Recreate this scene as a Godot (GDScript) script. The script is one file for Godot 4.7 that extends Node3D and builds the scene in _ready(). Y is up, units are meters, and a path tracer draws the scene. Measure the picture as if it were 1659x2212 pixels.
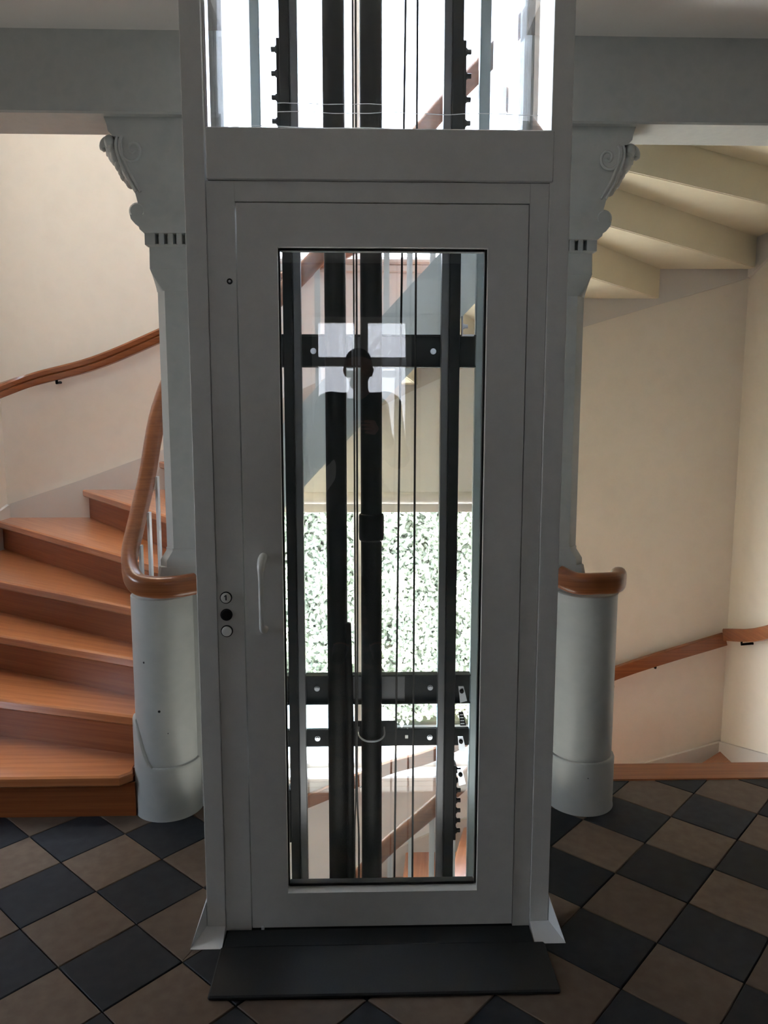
extends Node3D
# Glass lift in a wooden stairwell, seen from the landing. Floor y = 0, lift front z = 0, the stair climbs from the left round the back to the right.

const RISE := 0.1705
const STOREY := 3.2395
const XL := -2.22      # left wall
const XR := 2.27       # right wall
const ZB := -2.65      # back wall
const NOSE_IN := [Vector2(-.904, -.63), Vector2(-.88, -.758), Vector2(-.87, -.896), Vector2(-.86, -1.0), Vector2(-.85, -1.07), Vector2(-.79, -1.2), Vector2(-.58, -1.35), Vector2(-.41, -1.36), Vector2(-.25, -1.36), Vector2(-.09, -1.36), Vector2(.07, -1.36), Vector2(.23, -1.36), Vector2(.39, -1.36), Vector2(.55, -1.36), Vector2(.71, -1.33), Vector2(.82, -1.25), Vector2(.87, -1.16), Vector2(.89, -1.08), Vector2(.9, -1.03)]
const NOSE_OUT := [Vector2(-2.22, -.63), Vector2(-2.22, -1.18), Vector2(-2.22, -1.56), Vector2(-2.22, -1.9), Vector2(-2.22, -2.5), Vector2(-1.77, -2.65), Vector2(-1.3, -2.65), Vector2(-.88, -2.65), Vector2(-.5, -2.65), Vector2(-.13, -2.65), Vector2(.22, -2.65), Vector2(.6, -2.65), Vector2(1.1, -2.65), Vector2(1.67, -2.65), Vector2(2.27, -2.63), Vector2(2.27, -2.08), Vector2(2.27, -1.7), Vector2(2.27, -1.36), Vector2(2.27, -1.03)]

var M := {}
var used := {}


# ---------- mesh building: triangle soup in closed shells, wound clockwise, normals smoothed below an angle ----------
class Shape:
	var v := PackedVector3Array()

	func shell(t: PackedVector3Array) -> void:
		var vol := 0.0
		var o := t[0]
		for i in range(0, t.size(), 3):
			vol += (t[i] - o).dot((t[i + 1] - o).cross(t[i + 2] - o))
		if vol > 0.0:
			for i in range(0, t.size(), 3):
				var k := t[i + 1]
				t[i + 1] = t[i + 2]
				t[i + 2] = k
		v.append_array(t)

	func rings(rs: Array, closed := true, cap := true) -> void:
		var t := PackedVector3Array()
		var n: int = rs[0].size()
		for i in rs.size() - 1:
			var a: PackedVector3Array = rs[i]
			var b: PackedVector3Array = rs[i + 1]
			for j in n:
				var k := (j + 1) % n
				t.append_array(PackedVector3Array([a[j], a[k], b[k], a[j], b[k], b[j]]))
		if cap:
			for side in 2:
				var r: PackedVector3Array = rs[0] if side == 0 else rs[rs.size() - 1]
				for j in range(1, n - 1):
					if side == 0:
						t.append_array(PackedVector3Array([r[0], r[j + 1], r[j]]))
					else:
						t.append_array(PackedVector3Array([r[0], r[j], r[j + 1]]))
		shell(t)

	# convex plan polygon (x, z) extruded from y0 to y1, edges chamfered by bev
	func slab(poly: PackedVector2Array, y0: float, y1: float, bev := 0.0) -> void:
		var rs := []
		var full := poly
		var small := Shape.inset(poly, bev) if bev > 0.0 else poly
		for s in ([[small, y0], [full, y0 + bev], [full, y1 - bev], [small, y1]] if bev > 0.0 else [[full, y0], [full, y1]]):
			var r := PackedVector3Array()
			for p in s[0]:
				r.append(Vector3(p.x, s[1], p.y))
			rs.append(r)
		rings(rs)

	static func inset(poly: PackedVector2Array, d: float) -> PackedVector2Array:
		var n := poly.size()
		var area := 0.0
		for i in n:
			area += poly[i].cross(poly[(i + 1) % n])
		var s := 1.0 if area > 0.0 else -1.0
		var out := PackedVector2Array()
		for i in n:
			var a := (poly[i] - poly[(i + n - 1) % n]).normalized()
			var b := (poly[(i + 1) % n] - poly[i]).normalized()
			var na := Vector2(-a.y, a.x) * s
			var nb := Vector2(-b.y, b.x) * s
			var k := 1.0 + na.dot(nb)
			out.append(poly[i] + (na + nb) * d / maxf(k, 0.3))
		return out

	func box(lo: Vector3, hi: Vector3, bev := 0.002) -> void:
		var b := minf(bev, 0.3 * minf(hi.x - lo.x, minf(hi.y - lo.y, hi.z - lo.z)))
		var p := PackedVector2Array([Vector2(lo.x + b, lo.z), Vector2(hi.x - b, lo.z), Vector2(hi.x, lo.z + b), Vector2(hi.x, hi.z - b), Vector2(hi.x - b, hi.z), Vector2(lo.x + b, hi.z), Vector2(lo.x, hi.z - b), Vector2(lo.x, lo.z + b)])
		if b <= 0.0001:
			p = PackedVector2Array([Vector2(lo.x, lo.z), Vector2(hi.x, lo.z), Vector2(hi.x, hi.z), Vector2(lo.x, hi.z)])
			slab(p, lo.y, hi.y)
		else:
			slab(p, lo.y, hi.y, b)

	# outline in the x-y plane (may be concave) extruded from z0 to z1
	func plate(poly: PackedVector2Array, z0: float, z1: float) -> void:
		var t := PackedVector3Array()
		var idx := Geometry2D.triangulate_polygon(poly)
		for i in range(0, idx.size(), 3):
			var a := poly[idx[i]]
			var b := poly[idx[i + 1]]
			var c := poly[idx[i + 2]]
			if (b - a).cross(c - a) < 0.0:
				var k := b
				b = c
				c = k
			t.append_array(PackedVector3Array([Vector3(a.x, a.y, z1), Vector3(b.x, b.y, z1), Vector3(c.x, c.y, z1), Vector3(a.x, a.y, z0), Vector3(c.x, c.y, z0), Vector3(b.x, b.y, z0)]))
		var n := poly.size()
		var area := 0.0
		for i in n:
			area += poly[i].cross(poly[(i + 1) % n])
		for i in n:
			var a := poly[i]
			var b := poly[(i + 1) % n]
			if area < 0.0:
				var k := a
				a = b
				b = k
			t.append_array(PackedVector3Array([Vector3(a.x, a.y, z0), Vector3(b.x, b.y, z0), Vector3(b.x, b.y, z1), Vector3(a.x, a.y, z0), Vector3(b.x, b.y, z1), Vector3(a.x, a.y, z1)]))
		shell(t)

	# profile (u across, w up) swept along a path; plumb keeps w vertical
	func sweep(path: PackedVector3Array, prof: PackedVector2Array, plumb := false) -> void:
		var rs := []
		var n := path.size()
		for i in n:
			var t := (path[mini(i + 1, n - 1)] - path[maxi(i - 1, 0)]).normalized()
			var side := t.cross(Vector3.UP)
			side = side.normalized() if side.length() > 0.01 else Vector3.RIGHT
			var up := Vector3.UP if plumb else side.cross(t).normalized()
			var r := PackedVector3Array()
			for p in prof:
				r.append(path[i] + side * p.x + up * p.y)
			rs.append(r)
		rings(rs)

	func tube(path: PackedVector3Array, radii, sides := 12) -> void:
		var rs := []
		var n := path.size()
		var side := Vector3.ZERO
		for i in n:
			var t := (path[mini(i + 1, n - 1)] - path[maxi(i - 1, 0)]).normalized()
			if side == Vector3.ZERO:
				side = t.cross(Vector3.FORWARD if absf(t.z) < 0.8 else Vector3.RIGHT).normalized()
			side = (side - t * side.dot(t)).normalized()
			var other := t.cross(side)
			var rad: float = radii[i] if radii is Array else radii
			var r := PackedVector3Array()
			for k in sides:
				var a := TAU * k / sides
				r.append(path[i] + (side * cos(a) + other * sin(a)) * rad)
			rs.append(r)
		rings(rs)

	# (radius, y) profile turned about a vertical axis
	func lathe(c: Vector3, prof: PackedVector2Array, sides := 32) -> void:
		var rs := []
		for p in prof:
			var r := PackedVector3Array()
			for k in sides:
				var a := TAU * k / sides
				r.append(c + Vector3(cos(a) * p.x, p.y, sin(a) * p.x))
			rs.append(r)
		rings(rs)

	# (half width, y) profile of square plan with chamfered corners
	func square(c: Vector3, prof: PackedVector2Array, chamfer := 0.0) -> void:
		var rs := []
		for p in prof:
			var h := p.x
			var k := minf(chamfer, h * 0.6)
			var r := PackedVector3Array()
			for q in [Vector2(-h + k, -h), Vector2(h - k, -h), Vector2(h, -h + k), Vector2(h, h - k), Vector2(h - k, h), Vector2(-h + k, h), Vector2(-h, h - k), Vector2(-h, -h + k)]:
				r.append(c + Vector3(q.x, p.y, q.y))
			rs.append(r)
		rings(rs)

	func disc(c: Vector3, axis: Vector3, rad: float, depth: float, sides := 20) -> void:
		tube(PackedVector3Array([c, c + axis * depth * 0.7, c + axis * depth]), [rad, rad, rad * 0.86], sides)

	func moved(x: Transform3D) -> Shape:
		var s := Shape.new()
		s.v = x * v
		return s

	func mesh(material: Material, smooth := 38.0) -> ArrayMesh:
		var n := v.size()
		var faces := PackedVector3Array()
		var around := {}
		for i in range(0, n, 3):
			var f := (v[i + 2] - v[i]).cross(v[i + 1] - v[i])
			faces.append(f)
			for k in 3:
				var key := Vector3i((v[i + k] * 5000.0).round())
				if around.has(key):
					around[key].append(i / 3)
				else:
					around[key] = [i / 3]
		var normals := PackedVector3Array()
		normals.resize(n)
		var least := cos(deg_to_rad(smooth))
		for i in n:
			var own := faces[i / 3].normalized()
			var sum := Vector3.ZERO
			for j in around[Vector3i((v[i] * 5000.0).round())]:
				if faces[j].normalized().dot(own) > least:
					sum += faces[j]
			normals[i] = sum.normalized() if sum.length_squared() > 0.0 else Vector3.UP
		var a := []
		a.resize(Mesh.ARRAY_MAX)
		a[Mesh.ARRAY_VERTEX] = v
		a[Mesh.ARRAY_NORMAL] = normals
		var m := ArrayMesh.new()
		m.add_surface_from_arrays(Mesh.PRIMITIVE_TRIANGLES, a)
		m.surface_set_material(0, material)
		return m


# ---------- naming and placing ----------
func numbered(called: String) -> String:
	var k: int = used.get(called, 0)
	used[called] = k + 1
	return called if k == 0 else "%s_%03d" % [called, k]


func tag(o: Node3D, label: String, category: String, group := "", kind := "") -> Node3D:
	if label:
		o.set_meta("label", label)
	if category:
		o.set_meta("category", category)
	if group:
		o.set_meta("group", group)
	if kind:
		o.set_meta("kind", kind)
	return o


func thing(called: String, label := "", category := "", at := Vector3.ZERO, group := "", kind := "") -> Node3D:
	var o := Node3D.new()
	o.name = numbered(called)
	add_child(o)
	o.position = at
	return tag(o, label, category, group, kind)


func put(m: Mesh, called: String, parent: Node3D = self) -> MeshInstance3D:
	var o := MeshInstance3D.new()
	o.name = numbered(called) if parent == self else called
	if parent != self:
		var k := 0
		while parent.has_node(NodePath(o.name)):
			k += 1
			o.name = "%s_%03d" % [called, k]
	o.mesh = m
	parent.add_child(o, true)
	return o


# a shape given in world coordinates, hung under a parent whose place is taken off
func part(s: Shape, called: String, material: Material, parent: Node3D = self, smooth := 38.0) -> MeshInstance3D:
	var off := Vector3.ZERO
	var p: Node = parent
	while p is Node3D and p != self:
		off += p.position
		p = p.get_parent()
	return put((s if off == Vector3.ZERO else s.moved(Transform3D(Basis(), -off))).mesh(material, smooth), called, parent)


func slabs(boxes: Array, called: String, material: Material, parent: Node3D = self, bev := 0.002) -> MeshInstance3D:
	var s := Shape.new()
	for b in boxes:
		s.box(b[0], b[1], bev)
	return part(s, called, material, parent)


func rounded(w: float, h: float, r: float, steps := 4) -> PackedVector2Array:
	var out := PackedVector2Array()
	for q in 4:
		var c := Vector2((w / 2 - r) * (1 if q == 0 or q == 3 else -1), (h / 2 - r) * (1 if q < 2 else -1))
		for k in steps + 1:
			var a := PI / 2 * (q + float(k) / steps)
			out.append(c + Vector2(cos(a), sin(a)) * r)
	return out


func smooth_path(points: Array, per := 6) -> PackedVector3Array:
	var out := PackedVector3Array()
	var n := points.size()
	for i in n - 1:
		var a: Vector3 = points[maxi(i - 1, 0)]
		var b: Vector3 = points[i]
		var c: Vector3 = points[i + 1]
		var d: Vector3 = points[mini(i + 2, n - 1)]
		for k in per:
			out.append(b.cubic_interpolate(c, a, d, float(k) / per))
	out.append(points[n - 1])
	return out


# ---------- materials ----------
func plain(called: String, c: Color, rough := 0.6, metal := 0.0) -> StandardMaterial3D:
	var m := StandardMaterial3D.new()
	m.resource_name = called
	m.albedo_color = c
	m.roughness = rough
	m.metallic = metal
	M[called] = m
	return m


func noise_tex(seed_: int, freq: float, ramp: Array, octaves := 4, size := 512, kind := FastNoiseLite.TYPE_SIMPLEX_SMOOTH) -> NoiseTexture2D:
	var n := FastNoiseLite.new()
	n.seed = seed_
	n.noise_type = kind
	n.frequency = freq
	n.fractal_octaves = octaves
	var t := NoiseTexture2D.new()
	t.width = size
	t.height = size
	t.seamless = true
	t.noise = n
	var g := Gradient.new()
	var off := PackedFloat32Array()
	var col := PackedColorArray()
	for i in ramp.size():
		off.append(float(i) / (ramp.size() - 1))
		col.append(ramp[i])
	g.offsets = off
	g.colors = col
	t.color_ramp = g
	return t


func wood_tex(seed_: int, a: Color, b: Color, c: Color) -> ImageTexture:
	# long grain along u: stretched noise plus faint growth lines
	var n := FastNoiseLite.new()
	n.seed = seed_
	n.frequency = 0.02
	n.fractal_octaves = 4
	var im := Image.create(256, 512, false, Image.FORMAT_RGB8)
	for y in 512:
		for x in 256:
			var u := TAU * x / 256.0
			var f := n.get_noise_3d(cos(u) * 9.0, sin(u) * 9.0, y * 2.6)
			var line := 0.5 + 0.5 * sin(y * 0.55 + f * 9.0)
			var fine := n.get_noise_3d(cos(u) * 14.0 + 90.0, sin(u) * 14.0, y * 9.0)
			var k := clampf(0.5 + f * 0.9 + fine * 0.45, 0.0, 1.0)
			im.set_pixel(x, y, a.lerp(b, k).lerp(c, line * 0.28))
	return ImageTexture.create_from_image(im)


func textured(called: String, t: Texture2D, scale: Vector3, rough: float, world := true) -> StandardMaterial3D:
	var m := plain(called, Color.WHITE, rough)
	m.albedo_texture = t
	m.uv1_triplanar = true
	m.uv1_world_triplanar = world
	m.uv1_scale = scale
	return m


func make_materials() -> void:
	var bump := noise_tex(5, 0.03, [Color.BLACK, Color.WHITE], 4, 512)
	var c := textured("cream_wall", noise_tex(3, 0.012, [Color(.91, .87, .808), Color(.93, .89, .828), Color(.915, .875, .813)]), Vector3.ONE * .6, 0.75)
	c.heightmap_enabled = true
	c.heightmap_texture = bump
	c.heightmap_scale = 0.06
	c = textured("soffit", noise_tex(4, 0.012, [Color(.89, .85, .74), Color(.92, .88, .77)]), Vector3.ONE * .7, 0.6)
	c = textured("stone_paint", noise_tex(6, 0.014, [Color(.665, .675, .66), Color(.70, .705, .685), Color(.675, .68, .665)]), Vector3.ONE * 1.2, 0.42)
	c.heightmap_enabled = true
	c.heightmap_texture = bump
	c.heightmap_scale = 0.05
	c = textured("ceiling_paint", noise_tex(7, 0.01, [Color(.85, .83, .81), Color(.88, .865, .84)]), Vector3.ONE * .5, 0.8)
	c = textured("lift_paint", noise_tex(8, 0.02, [Color(.84, .838, .815), Color(.87, .865, .84)]), Vector3.ONE * 1.5, 0.38)
	c.heightmap_enabled = true
	c.heightmap_texture = noise_tex(9, 0.12, [Color.BLACK, Color.WHITE], 2)
	c.heightmap_scale = 0.015
	plain("string_paint", Color(.77, .80, .80), 0.4)
	plain("skirting_paint", Color(.84, .815, .78), 0.45)
	plain("white_paint", Color(.88, .88, .87), 0.45)
	textured("white_plaster", noise_tex(70, 0.012, [Color(.945, .945, .935), Color(.96, .96, .95)]), Vector3.ONE * .6, 0.75)
	plain("hall_wall", Color(.62, .58, .53), 0.8)
	textured("dark_timber", wood_tex(60, Color(.24, .16, .11), Color(.19, .12, .08), Color(.13, .08, .05)), Vector3(.8, 1.2, .8), 0.5)
	for k in 4:
		var w := wood_tex(20 + k, Color(.80, .52, .32).darkened(0.05 * k), Color(.70, .42, .235).darkened(0.04 * k), Color(.60, .33, .17))
		var tw := textured("tread_wood_%d" % k, w, Vector3(1.3, 2.2, 1.3), 0.35, false)
		tw.albedo_color = Color(1, .98, .95)
		tw.clearcoat_enabled = true
		tw.clearcoat = 1.0
		tw.clearcoat_roughness = 0.2
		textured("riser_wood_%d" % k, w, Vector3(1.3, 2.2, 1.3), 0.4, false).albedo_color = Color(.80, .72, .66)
	textured("rail_wood", wood_tex(31, Color(.60, .37, .22), Color(.50, .285, .16), Color(.38, .20, .11)), Vector3(1.1, 2.5, 1.1), 0.28, true)
	textured("dark_rail_wood", wood_tex(32, Color(.50, .31, .19), Color(.40, .23, .13), Color(.30, .16, .09)), Vector3(1.1, 2.5, 1.1), 0.3, true)
	for k in 3:
		textured("dark_tile_%d" % k, noise_tex(40 + k, 0.02, [Color(.145, .15, .165).darkened(.09 * k), Color(.19, .195, .21).darkened(.09 * k)]), Vector3.ONE * 1.7, 0.6).metallic_specular = 0.3
		textured("light_tile_%d" % k, noise_tex(45 + k, 0.02, [Color(.37, .31, .265).darkened(.06 * k), Color(.43, .37, .315).darkened(.06 * k)]), Vector3.ONE * 1.7, 0.6).metallic_specular = 0.3
	textured("grout", noise_tex(50, 0.05, [Color(.13, .12, .11), Color(.18, .165, .15)]), Vector3.ONE * 2.0, 0.9)
	c = textured("mat_rubber", noise_tex(51, 0.08, [Color(.05, .053, .058), Color(.09, .093, .098)]), Vector3.ONE * 3.0, 0.6)
	plain("black_steel", Color(.075, .078, .085), 0.42, 0.0).metallic_specular = 0.22
	plain("pipe_black", Color(.045, .045, .05), 0.5, 0.0).metallic_specular = 0.22
	plain("rail_steel", Color(.33, .335, .35), 0.38, 0.5)
	plain("bracket_steel", Color(.74, .76, .80), 0.3, 0.85)
	plain("beam_steel", Color(.15, .16, .17), 0.5, 0.0).metallic_specular = 0.22
	plain("shaft_steel", Color(.55, .60, .62), 0.4, 0.35)
	plain("rubber", Color(.02, .02, .022), 0.6)
	plain("button_face", Color(.97, .97, .95), 0.35)
	plain("black_plastic", Color(.03, .03, .032), 0.35)
	plain("handle_grey", Color(.92, .92, .90), 0.3)
	plain("chrome", Color(.85, .86, .88), 0.18, 1.0)
	var g := plain("glass", Color(.95, 1, .98, 0.02), 0.0)
	g.transparency = BaseMaterial3D.TRANSPARENCY_ALPHA
	plain("frame_white", Color(.93, .92, .90), 0.45)


# ---------- setting ----------
func camera_and_light() -> void:
	var cam := Camera3D.new()
	cam.name = "camera"
	cam.position = Vector3(-.05322, 1.5, 2.05992)
	cam.rotation_degrees = Vector3(-7.52138, -1.55635, 0.05017)
	cam.fov = rad_to_deg(2.0 * atan(1106.0 / 1661.0))
	cam.near = 0.05
	cam.far = 200.0
	add_child(cam)
	cam.current = true
	var e := Environment.new()
	var sm := ProceduralSkyMaterial.new()
	sm.sky_top_color = Color(.80, .88, .98)
	sm.sky_horizon_color = Color(.95, .97, 1.0)
	sm.sky_curve = 0.2
	sm.ground_bottom_color = Color(.55, .55, .53)
	sm.ground_horizon_color = Color(.8, .8, .8)
	sm.sky_energy_multiplier = 1.0
	var sky := Sky.new()
	sky.sky_material = sm
	e.background_mode = Environment.BG_SKY
	e.sky = sky
	e.background_energy_multiplier = 6.0
	e.tonemap_mode = Environment.TONE_MAPPER_LINEAR
	e.tonemap_exposure = 3.2
	e.sdfgi_enabled = true
	e.ssao_enabled = true
	e.ssil_enabled = true
	var we := WorldEnvironment.new()
	we.name = "surroundings"
	we.environment = e
	add_child(we)
	var sun := DirectionalLight3D.new()
	sun.name = "sun"
	sun.rotation_degrees = Vector3(-40, 77, 0)
	sun.light_energy = 13.0
	sun.light_color = Color(1, .97, .92)
	sun.light_angular_distance = 0.6
	sun.shadow_enabled = true
	add_child(sun)


func structure(s: Shape, called: String, material: Material, parent: Node3D = self) -> MeshInstance3D:
	var o := part(s, called, material, parent)
	if parent == self:
		o.set_meta("kind", "structure")
	return o


func wall_with_openings(x0: float, x1: float, y0: float, y1: float, z0: float, z1: float, holes: Array) -> Shape:
	# holes from bottom to top: [x0, x1, y0, y1]
	var s := Shape.new()
	var y := y0
	for h in holes:
		s.box(Vector3(x0, y, z0), Vector3(x1, h[2], z1), 0)
		s.box(Vector3(x0, h[2], z0), Vector3(h[0], h[3], z1), 0)
		s.box(Vector3(h[1], h[2], z0), Vector3(x1, h[3], z1), 0)
		y = h[3]
	s.box(Vector3(x0, y, z0), Vector3(x1, y1, z1), 0)
	return s


const WIN_X0 := -1.12
const WIN_X1 := 1.12
const HALL_Z := 4.7


const HX := 4.2         # half width of the hall

func build_shell() -> void:
	var low := -STOREY - .1
	var top := 6.6
	var s := Shape.new()
	s.box(Vector3(XL - .3, low, ZB - .35), Vector3(XL, top, -.7), 0)
	structure(s, "wall_left", M.cream_wall)
	s = Shape.new()
	s.box(Vector3(XR, low, ZB - .35), Vector3(XR + .3, top, -.7), 0)
	structure(s, "wall_right", M.cream_wall)
	s = wall_with_openings(XL, XR, low, top, ZB - .35, ZB, [[WIN_X0, WIN_X1, low, 5.4]])
	var back := structure(s, "wall_back", M.cream_wall)
	for y in [[low, -.86], [.93, 2.36]]:   # white plastered spandrels under the windows
		s = Shape.new()
		s.box(Vector3(WIN_X0, y[0], ZB - .35), Vector3(WIN_X1, y[1], ZB), 0)
		part(s, "spandrel", M.white_plaster, back)
	s = wall_with_openings(-HX, HX, -.4, top, HALL_Z, HALL_Z + .3, [[-.50, .375, 0.0, 2.31]])
	structure(s, "wall_front", M.dark_timber)
	# the hall is wider than the stairwell
	s = Shape.new()
	for b in [[Vector3(-HX - .3, -.4, -.7), Vector3(-HX, .9, HALL_Z + .3)], [Vector3(-HX - .3, 2.1, -.7), Vector3(-HX, top, HALL_Z + .3)], [Vector3(-HX - .3, .9, -.7), Vector3(-HX, 2.1, -.2)], [Vector3(-HX - .3, .9, .9), Vector3(-HX, 2.1, HALL_Z + .3)]]:
		s.box(b[0], b[1], 0)
	s.box(Vector3(-HX, -.4, -.9), Vector3(XL - .001, top, -.7), 0)
	structure(s, "wall_hall_left", M.hall_wall)
	s = Shape.new()
	var w := thing("window_3", "", "", Vector3.ZERO, "", "structure")
	var x0 := -HX - .2
	slabs([[Vector3(x0, .9, -.2), Vector3(x0 + .06, 2.1, -.14)], [Vector3(x0, .9, .84), Vector3(x0 + .06, 2.1, .9)], [Vector3(x0, .9, -.14), Vector3(x0 + .06, .96, .84)], [Vector3(x0, 2.04, -.14), Vector3(x0 + .06, 2.1, .84)]], "window_frame", M.frame_white, w)
	slabs([[Vector3(x0 + .027, .96, -.14), Vector3(x0 + .033, 2.04, .84)]], "pane", M.glass, w, 0)
	s = Shape.new()
	s.box(Vector3(HX, -.4, -.7), Vector3(HX + .3, top, HALL_Z + .3), 0)
	s.box(Vector3(XR + .001, -.4, -.9), Vector3(HX, top, -.7), 0)
	structure(s, "wall_hall_right", M.hall_wall)
	s = Shape.new()   # closes the landing below
	s.box(Vector3(XL, low, -.85), Vector3(XR, -.4, -.75), 0)
	structure(s, "wall_below", M.cream_wall)
	s = Shape.new()   # ceiling slab of the hall with the lift's hole, and the roof
	for b in [[Vector3(-HX, 2.752, -.70), Vector3(-.52, 3.19, HALL_Z)], [Vector3(.50, 2.752, -.70), Vector3(HX, 3.19, HALL_Z)], [Vector3(-.52, 2.752, .02), Vector3(.50, 3.19, HALL_Z)]]:
		s.box(b[0], b[1], 0)
	structure(s, "ceiling", M.ceiling_paint)
	s = Shape.new()
	var k0 := Vector2(-2.1, -2.5)
	var k1 := Vector2(-.2, -1.0)
	for b in [[Vector2(-HX - .3, ZB - .35), Vector2(HX + .3, k0.y)], [Vector2(-HX - .3, k1.y), Vector2(HX + .3, HALL_Z + .3)], [Vector2(-HX - .3, k0.y), Vector2(k0.x, k1.y)], [Vector2(k1.x, k0.y), Vector2(HX + .3, k1.y)]]:
		s.box(Vector3(b[0].x, top, b[0].y), Vector3(b[1].x, top + .2, b[1].y), 0)
	structure(s, "roof", M.ceiling_paint)
	w = thing("window_4", "", "", Vector3.ZERO, "", "structure")
	for k in 8:
		var x := lerpf(k0.x, k1.x - .04, k / 7.0)
		slabs([[Vector3(x, top + .08, k0.y), Vector3(x + .04, top + .14, k1.y)]], "glazing_bar", M.frame_white, w)
		if k < 7:
			slabs([[Vector3(x + .04, top + .105, k0.y), Vector3(lerpf(k0.x, k1.x - .04, (k + 1) / 7.0), top + .111, k1.y)]], "pane", M.glass, w, 0)
	s = Shape.new()
	s.box(Vector3(XL, low - .1, ZB), Vector3(XR, low, -.75), 0)
	structure(s, "floor_below", M.grout)
	# arch beams over the flights, either side of the lift
	s = Shape.new()
	s.box(Vector3(XL, 2.49, -.915), Vector3(-.54, 3.19, -.70), .006)
	structure(s, "trim_1", M.stone_paint)
	s = Shape.new()
	s.box(Vector3(.52, 2.475, -.915), Vector3(XR, 3.19, -.70), .006)
	structure(s, "trim_2", M.stone_paint)
	build_floor()
	build_window("window_1", -.86, .93)
	build_window("window_2", 2.36, 5.4)


func build_floor() -> void:
	var f := thing("floor", "", "", Vector3.ZERO, "", "structure")
	var s := Shape.new()
	s.box(Vector3(-HX, -.4, .02), Vector3(HX, -.012, HALL_Z), 0)
	s.box(Vector3(-HX, -.4, -.7), Vector3(XL, -.012, .02), 0)
	s.box(Vector3(XR, -.4, -.7), Vector3(HX, -.012, .02), 0)
	s.box(Vector3(XL, -.4, -.9), Vector3(-.52, -.012, .02), 0)
	s.box(Vector3(.50, -.4, -.9), Vector3(XR, -.012, .02), 0)
	part(s, "screed", M.grout, f)
	var rng := RandomNumberGenerator.new()
	rng.seed = 11
	var v0 := Vector2(-.724, -.045)
	var a := Vector2(.172, .161)
	var b := Vector2(-.161, .172)
	var near_floor := PackedVector2Array([Vector2(XL, -.9), Vector2(-.515, -.9), Vector2(-.515, .022), Vector2(.495, .022), Vector2(.495, -.887), Vector2(XR, -.887), Vector2(XR, 1.3), Vector2(XL, 1.3)])
	var far_floor := PackedVector2Array([Vector2(-HX, -.7), Vector2(XL, -.7), Vector2(XL, 1.3), Vector2(XR, 1.3), Vector2(XR, -.7), Vector2(HX, -.7), Vector2(HX, HALL_Z), Vector2(-HX, HALL_Z)])
	var rest := {0: Shape.new(), 1: Shape.new()}
	for m in range(-34, 44):
		for n in range(-34, 44):
			var q := PackedVector2Array([v0 + a * m + b * n, v0 + a * (m + 1) + b * n, v0 + a * (m + 1) + b * (n + 1), v0 + a * m + b * (n + 1)])
			var c := (q[0] + q[2]) / 2
			if c.y < -1.1 or c.y > HALL_Z - .2 or c.x < -HX - .2 or c.x > HX + .2:
				continue
			var dark := posmod(m + n, 2) == 0
			q = Shape.inset(q, .0018)
			var near := c.y < 1.3 and c.x > XL and c.x < XR
			var pieces := []
			for p in Geometry2D.intersect_polygons(q, near_floor if near else far_floor):
				if p.size() > 5:
					pieces.append_array(Geometry2D.decompose_polygon_in_convex(p))
				else:
					pieces.append(p)
			for p in pieces:
				var area := 0.0
				for i in p.size():
					area += p[i].cross(p[(i + 1) % p.size()])
				if absf(area) < .004:
					continue
				var y := rng.randf_range(-.0008, .0004)
				if near:
					var t := Shape.new()
					t.slab(p, -.012, y, .0018 if absf(area) > .05 else 0.0)
					part(t, "tile", M[("dark_tile_%d" if dark else "light_tile_%d") % rng.randi_range(0, 2)], f, 10)
				else:
					rest[1 if dark else 0].slab(p, -.012, y)
	for k in 2:
		part(rest[k], "far_tiles", M["dark_tile_0" if k else "light_tile_0"], f, 10).set_meta("kind", "stuff")


func build_window(called: String, y0: float, y1: float) -> void:
	var w := thing(called, "", "", Vector3.ZERO, "", "structure")
	var z0 := ZB - .17
	var z1 := ZB - .10
	slabs([[Vector3(WIN_X0, y0, z0), Vector3(WIN_X0 + .06, y1, z1)], [Vector3(WIN_X1 - .06, y0, z0), Vector3(WIN_X1, y1, z1)], [Vector3(WIN_X0 + .06, y0, z0), Vector3(WIN_X1 - .06, y0 + .06, z1)], [Vector3(WIN_X0 + .06, y1 - .06, z0), Vector3(WIN_X1 - .06, y1, z1)]], "window_frame", M.frame_white, w)
	# meeting stile of the two casements
	slabs([[Vector3(-.115, y0 + .06, z0 - .005), Vector3(-.065, y1 - .06, z1 + .015)]], "mullion", M.frame_white, w)
	for x in [[WIN_X0 + .06, -.115], [-.065, WIN_X1 - .06]]:
		slabs([[Vector3(x[0], y0 + .06, ZB - .14), Vector3(x[1], y1 - .06, ZB - .134)]], "pane", M.glass, w, 0)
	# sill with a rounded nose and a bed moulding below it, set on the wall face
	var s := Shape.new()
	s.box(Vector3(WIN_X0 - .08, y0 - .005, ZB - .12), Vector3(WIN_X1 + .08, y0 + .03, ZB + .045), .012)
	part(s, "sill", M.frame_white, w)
	s = Shape.new()
	s.box(Vector3(WIN_X0 - .05, y0 - .05, ZB), Vector3(WIN_X1 + .05, y0 - .006, ZB + .025), .008)
	part(s, "bed_moulding", M.frame_white, w)
	if y0 < 0:   # blind cassette over the lower window
		s = Shape.new()
		s.tube(PackedVector3Array([Vector3(WIN_X0 - .03, y1 + .035, ZB + .005), Vector3(WIN_X1 + .03, y1 + .035, ZB + .005)]), .037, 20)
		part(s, "blind_cassette", M.frame_white, w)
		slabs([[Vector3(WIN_X0, y1 - .055, ZB - .03), Vector3(WIN_X1, y1 + .0, ZB - .005)]], "head_board", M.frame_white, w)


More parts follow.
